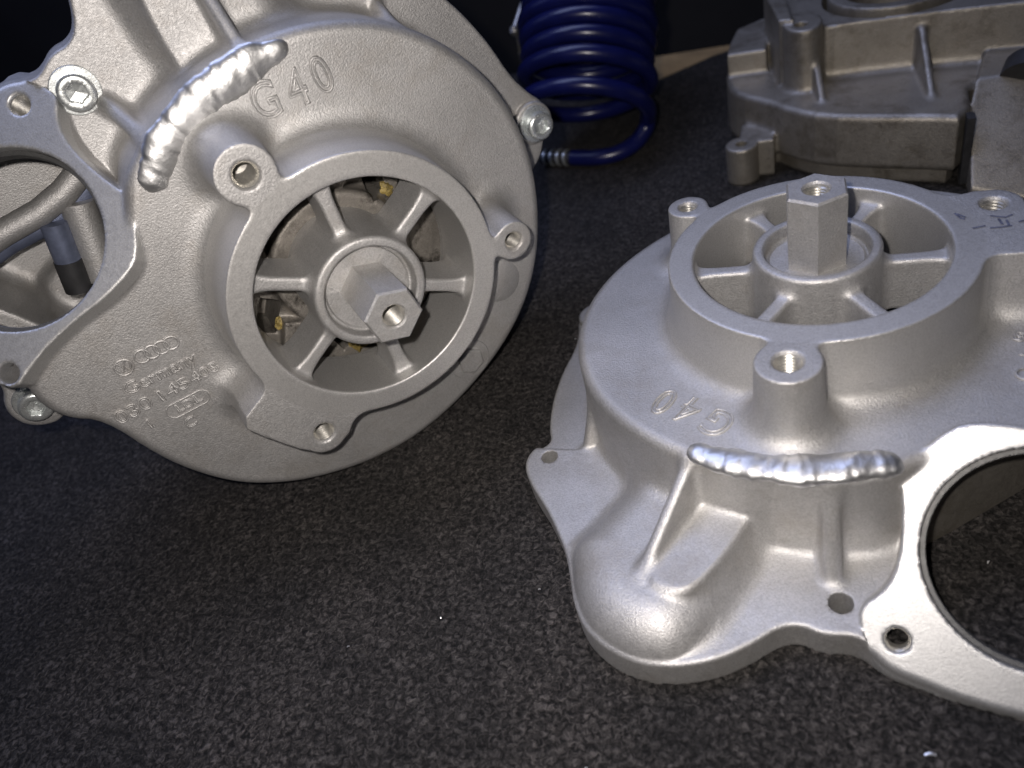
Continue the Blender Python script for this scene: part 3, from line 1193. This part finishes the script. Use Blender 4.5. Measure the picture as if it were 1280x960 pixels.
V, Q = contour(third, (-60, 122, TABLE - 1.5), (155, 315, 4), 1.1)
ids = third_ids(V[Q].mean(1))
third_h = empty('casting', (0.03, 0.2, 0))
tag(third_h, 'dull unblasted casting with two triangular ribs standing behind the flat-lying housing', 'casting')
for nm, v_, q_, n_ in split_parts(V, Q, ids, ['drum', 'upper_wall', 'screw_boss', 'rib', 'rib', 'foot_lug', 'port_block', 'bearing_ring']):
    link(nm, np_mesh(nm, v_ - np.array([30, 200, TABLE]), q_, M['dull'], n_), third_h)
v, f = sweep([(96, 172, -31), (99, 178.5, -26.5)], [17, 17], 40)
pg = link('port_hole_shade', list_mesh('port_hole_shade', [(a - 30, b - 200, c - TABLE) for a, b, c in v], f, M['black']), third_h)  # black disc put in for the shade inside the port opening
v, f = box(64.8, 68.2, 149, 156, -66, -33)
link('slot_shade_strip', list_mesh('slot_shade_strip', [(a - 30, b - 200, c - TABLE) for a, b, c in v], f, M['black'], False), third_h)  # solid black strip added as the shade of a narrow upright slot

# ------------------------------------------------------------------ coiled air hose leaning behind
axis = Vector((0.0, 0.677, 0.736))
side = Vector((0.93, 0.27, -0.25)).normalized()
side = (side - axis * axis.dot(side)).normalized()
dep = axis.cross(side)
base = Vector((-131.0, 219, -38.5 - TABLE))
pts = []
turns = [0, 20, 33, 43.5, 53] + [53 + 9.6 * q for q in range(1, 12)]
N = 40
for k in range(len(turns) - 1):
    for i in range(N):
        a = 2 * math.pi * i / N
        h = turns[k] + (turns[k + 1] - turns[k]) * i / N
        r = 37.5 + 1.2 * math.sin(k * 2.1)
        pts.append(base + axis * h + side * (r * math.cos(a)) + dep * (r * math.sin(a)) * -1)
ctl = [Vector(p) - Vector((0, 0, TABLE)) for p in ((-168, 223, -62.6), (-145, 216.6, -62.6), (-128, 213, -62.6), (-114, 216, -62.4), (-104, 224, -60), (-98, 230, -54))]
ctl += [pts[0], pts[2]]
tail = []
for i in range(1, len(ctl) - 2):
    p0, p1, p2, p3 = ctl[i - 1:i + 3]
    for k in range(8):
        t = k / 8
        tail.append(0.5 * ((2 * p1) + (p2 - p0) * t + (2 * p0 - 5 * p1 + 4 * p2 - p3) * t * t + (3 * p1 - p0 - 3 * p2 + p3) * t * t * t))
allp = [tuple(p) for p in tail + pts]
hose = empty('coiled_hose', tuple(c * MM for c in (-128, 232, 0)))
tag(hose, 'dark blue coiled air hose leaning behind the standing supercharger', 'hose')
P = np.array(allp)
# resample the tail smoothly
v, f = sweep(allp, [5.0] * len(allp), 14)
link('coil', list_mesh('coil', [(a + 128, b - 232, c) for a, b, c in v], f, M['hose'], True, 60), hose)
e0 = Vector(tail[0])
ed = (Vector(tail[0]) - Vector(tail[1])).normalized()
v, f = sweep([tuple(e0 + ed * t) for t in (-1, 22)], [4.6, 4.6], 18)
fit = link('fitting', list_mesh('fitting', [(a + 128, b - 232, c) for a, b, c in v], f, M['black']), hose)
for t in (3, 8, 13, 18):
    v, f = sweep([tuple(e0 + ed * (t + q)) for q in (0, 0.3, 1.7, 2)], [4.5, 5.3, 5.3, 4.5], 18)
    link('collar_ring', list_mesh('collar_ring', [(a + 128, b - 232, c) for a, b, c in v], f, M['zinc']), fit)

# thin steel rod and dark items further back
rod = empty('steel_rod', (-0.19, 0.30, 0))
tag(rod, 'thin bright steel rod with ball end beside the blue hose', 'rod')
v, f = sweep([(0, -6, 50), (0.5, -11.5, 67.8), (8, 6, 84), (22, 40, 118)], [2.2, 2.2, 2.0, 2.0], 12)
link('shaft', list_mesh('shaft', v, f, M['steel']), rod)
v, f = lathe([(0.1, -3.4), (2.2, -2.6), (3.4, 0), (2.2, 2.6), (0.1, 3.4)], 20)
link('ball_end', list_mesh('ball_end', [(a + 0.5, b - 11.5, c + 67.8) for a, b, c in v], f, M['steel']), rod)
v, f = lathe([(12, 0), (12, 5), (3.2, 9), (2.6, 50.5), (0.1, 50.5)], 20)
link('stem', list_mesh('stem', [(a, b - 6, c) for a, b, c in v], f, M['black']), rod)

# bright swarf chips on the mat
CHIP_LABELS = ['largest bright metal chip lying on the mat in front of the inlet flange',
               'tiny bright sliver just in front of the rounded bulge of the flat-lying housing',
               'tiny bright sliver on the mat further out from the rounded bulge, past its nearer neighbour',
               'tiny bright sliver on the mat beside the edge of the flat-lying housing',
               'tiny bright sliver on open mat between the two grey castings',
               'tiny bright sliver on the mat seen through the inlet opening of the flat-lying housing',
               'tiny bright sliver on the mat under the lower rim of the standing supercharger',
               'tiny bright sliver on the mat between the standing supercharger and the housing drum']
cl = [(27, -131, 2.8, 10), (-60, -150, 1.0, 40), (-15, -165, 0.9, 80), (-88, -95, 0.8, 15), (-120, -110, 0.8, 120), (48, -70, 1.1, 60), (-150, -125, 0.9, 30), (-105, 40, 0.8, 0)]
for i, (x, y, L_, a) in enumerate(cl):
    v, f = sweep([(-L_ / 2, 0, 0.35), (0, 0.1 * L_, 0.6), (L_ / 2, 0, 0.35)], [0.35 if i == 0 else 0.18, 0.5 if i == 0 else 0.22, 0.35 if i == 0 else 0.18], 8, 0.5)
    o = link('metal_chip', list_mesh('metal_chip', v, f, M['chip']))
    o.location = (x * MM, y * MM, 0)
    o.rotation_euler.z = RAD(a)
    tag(o, CHIP_LABELS[i], 'metal chip', 'metal chips on the mat')
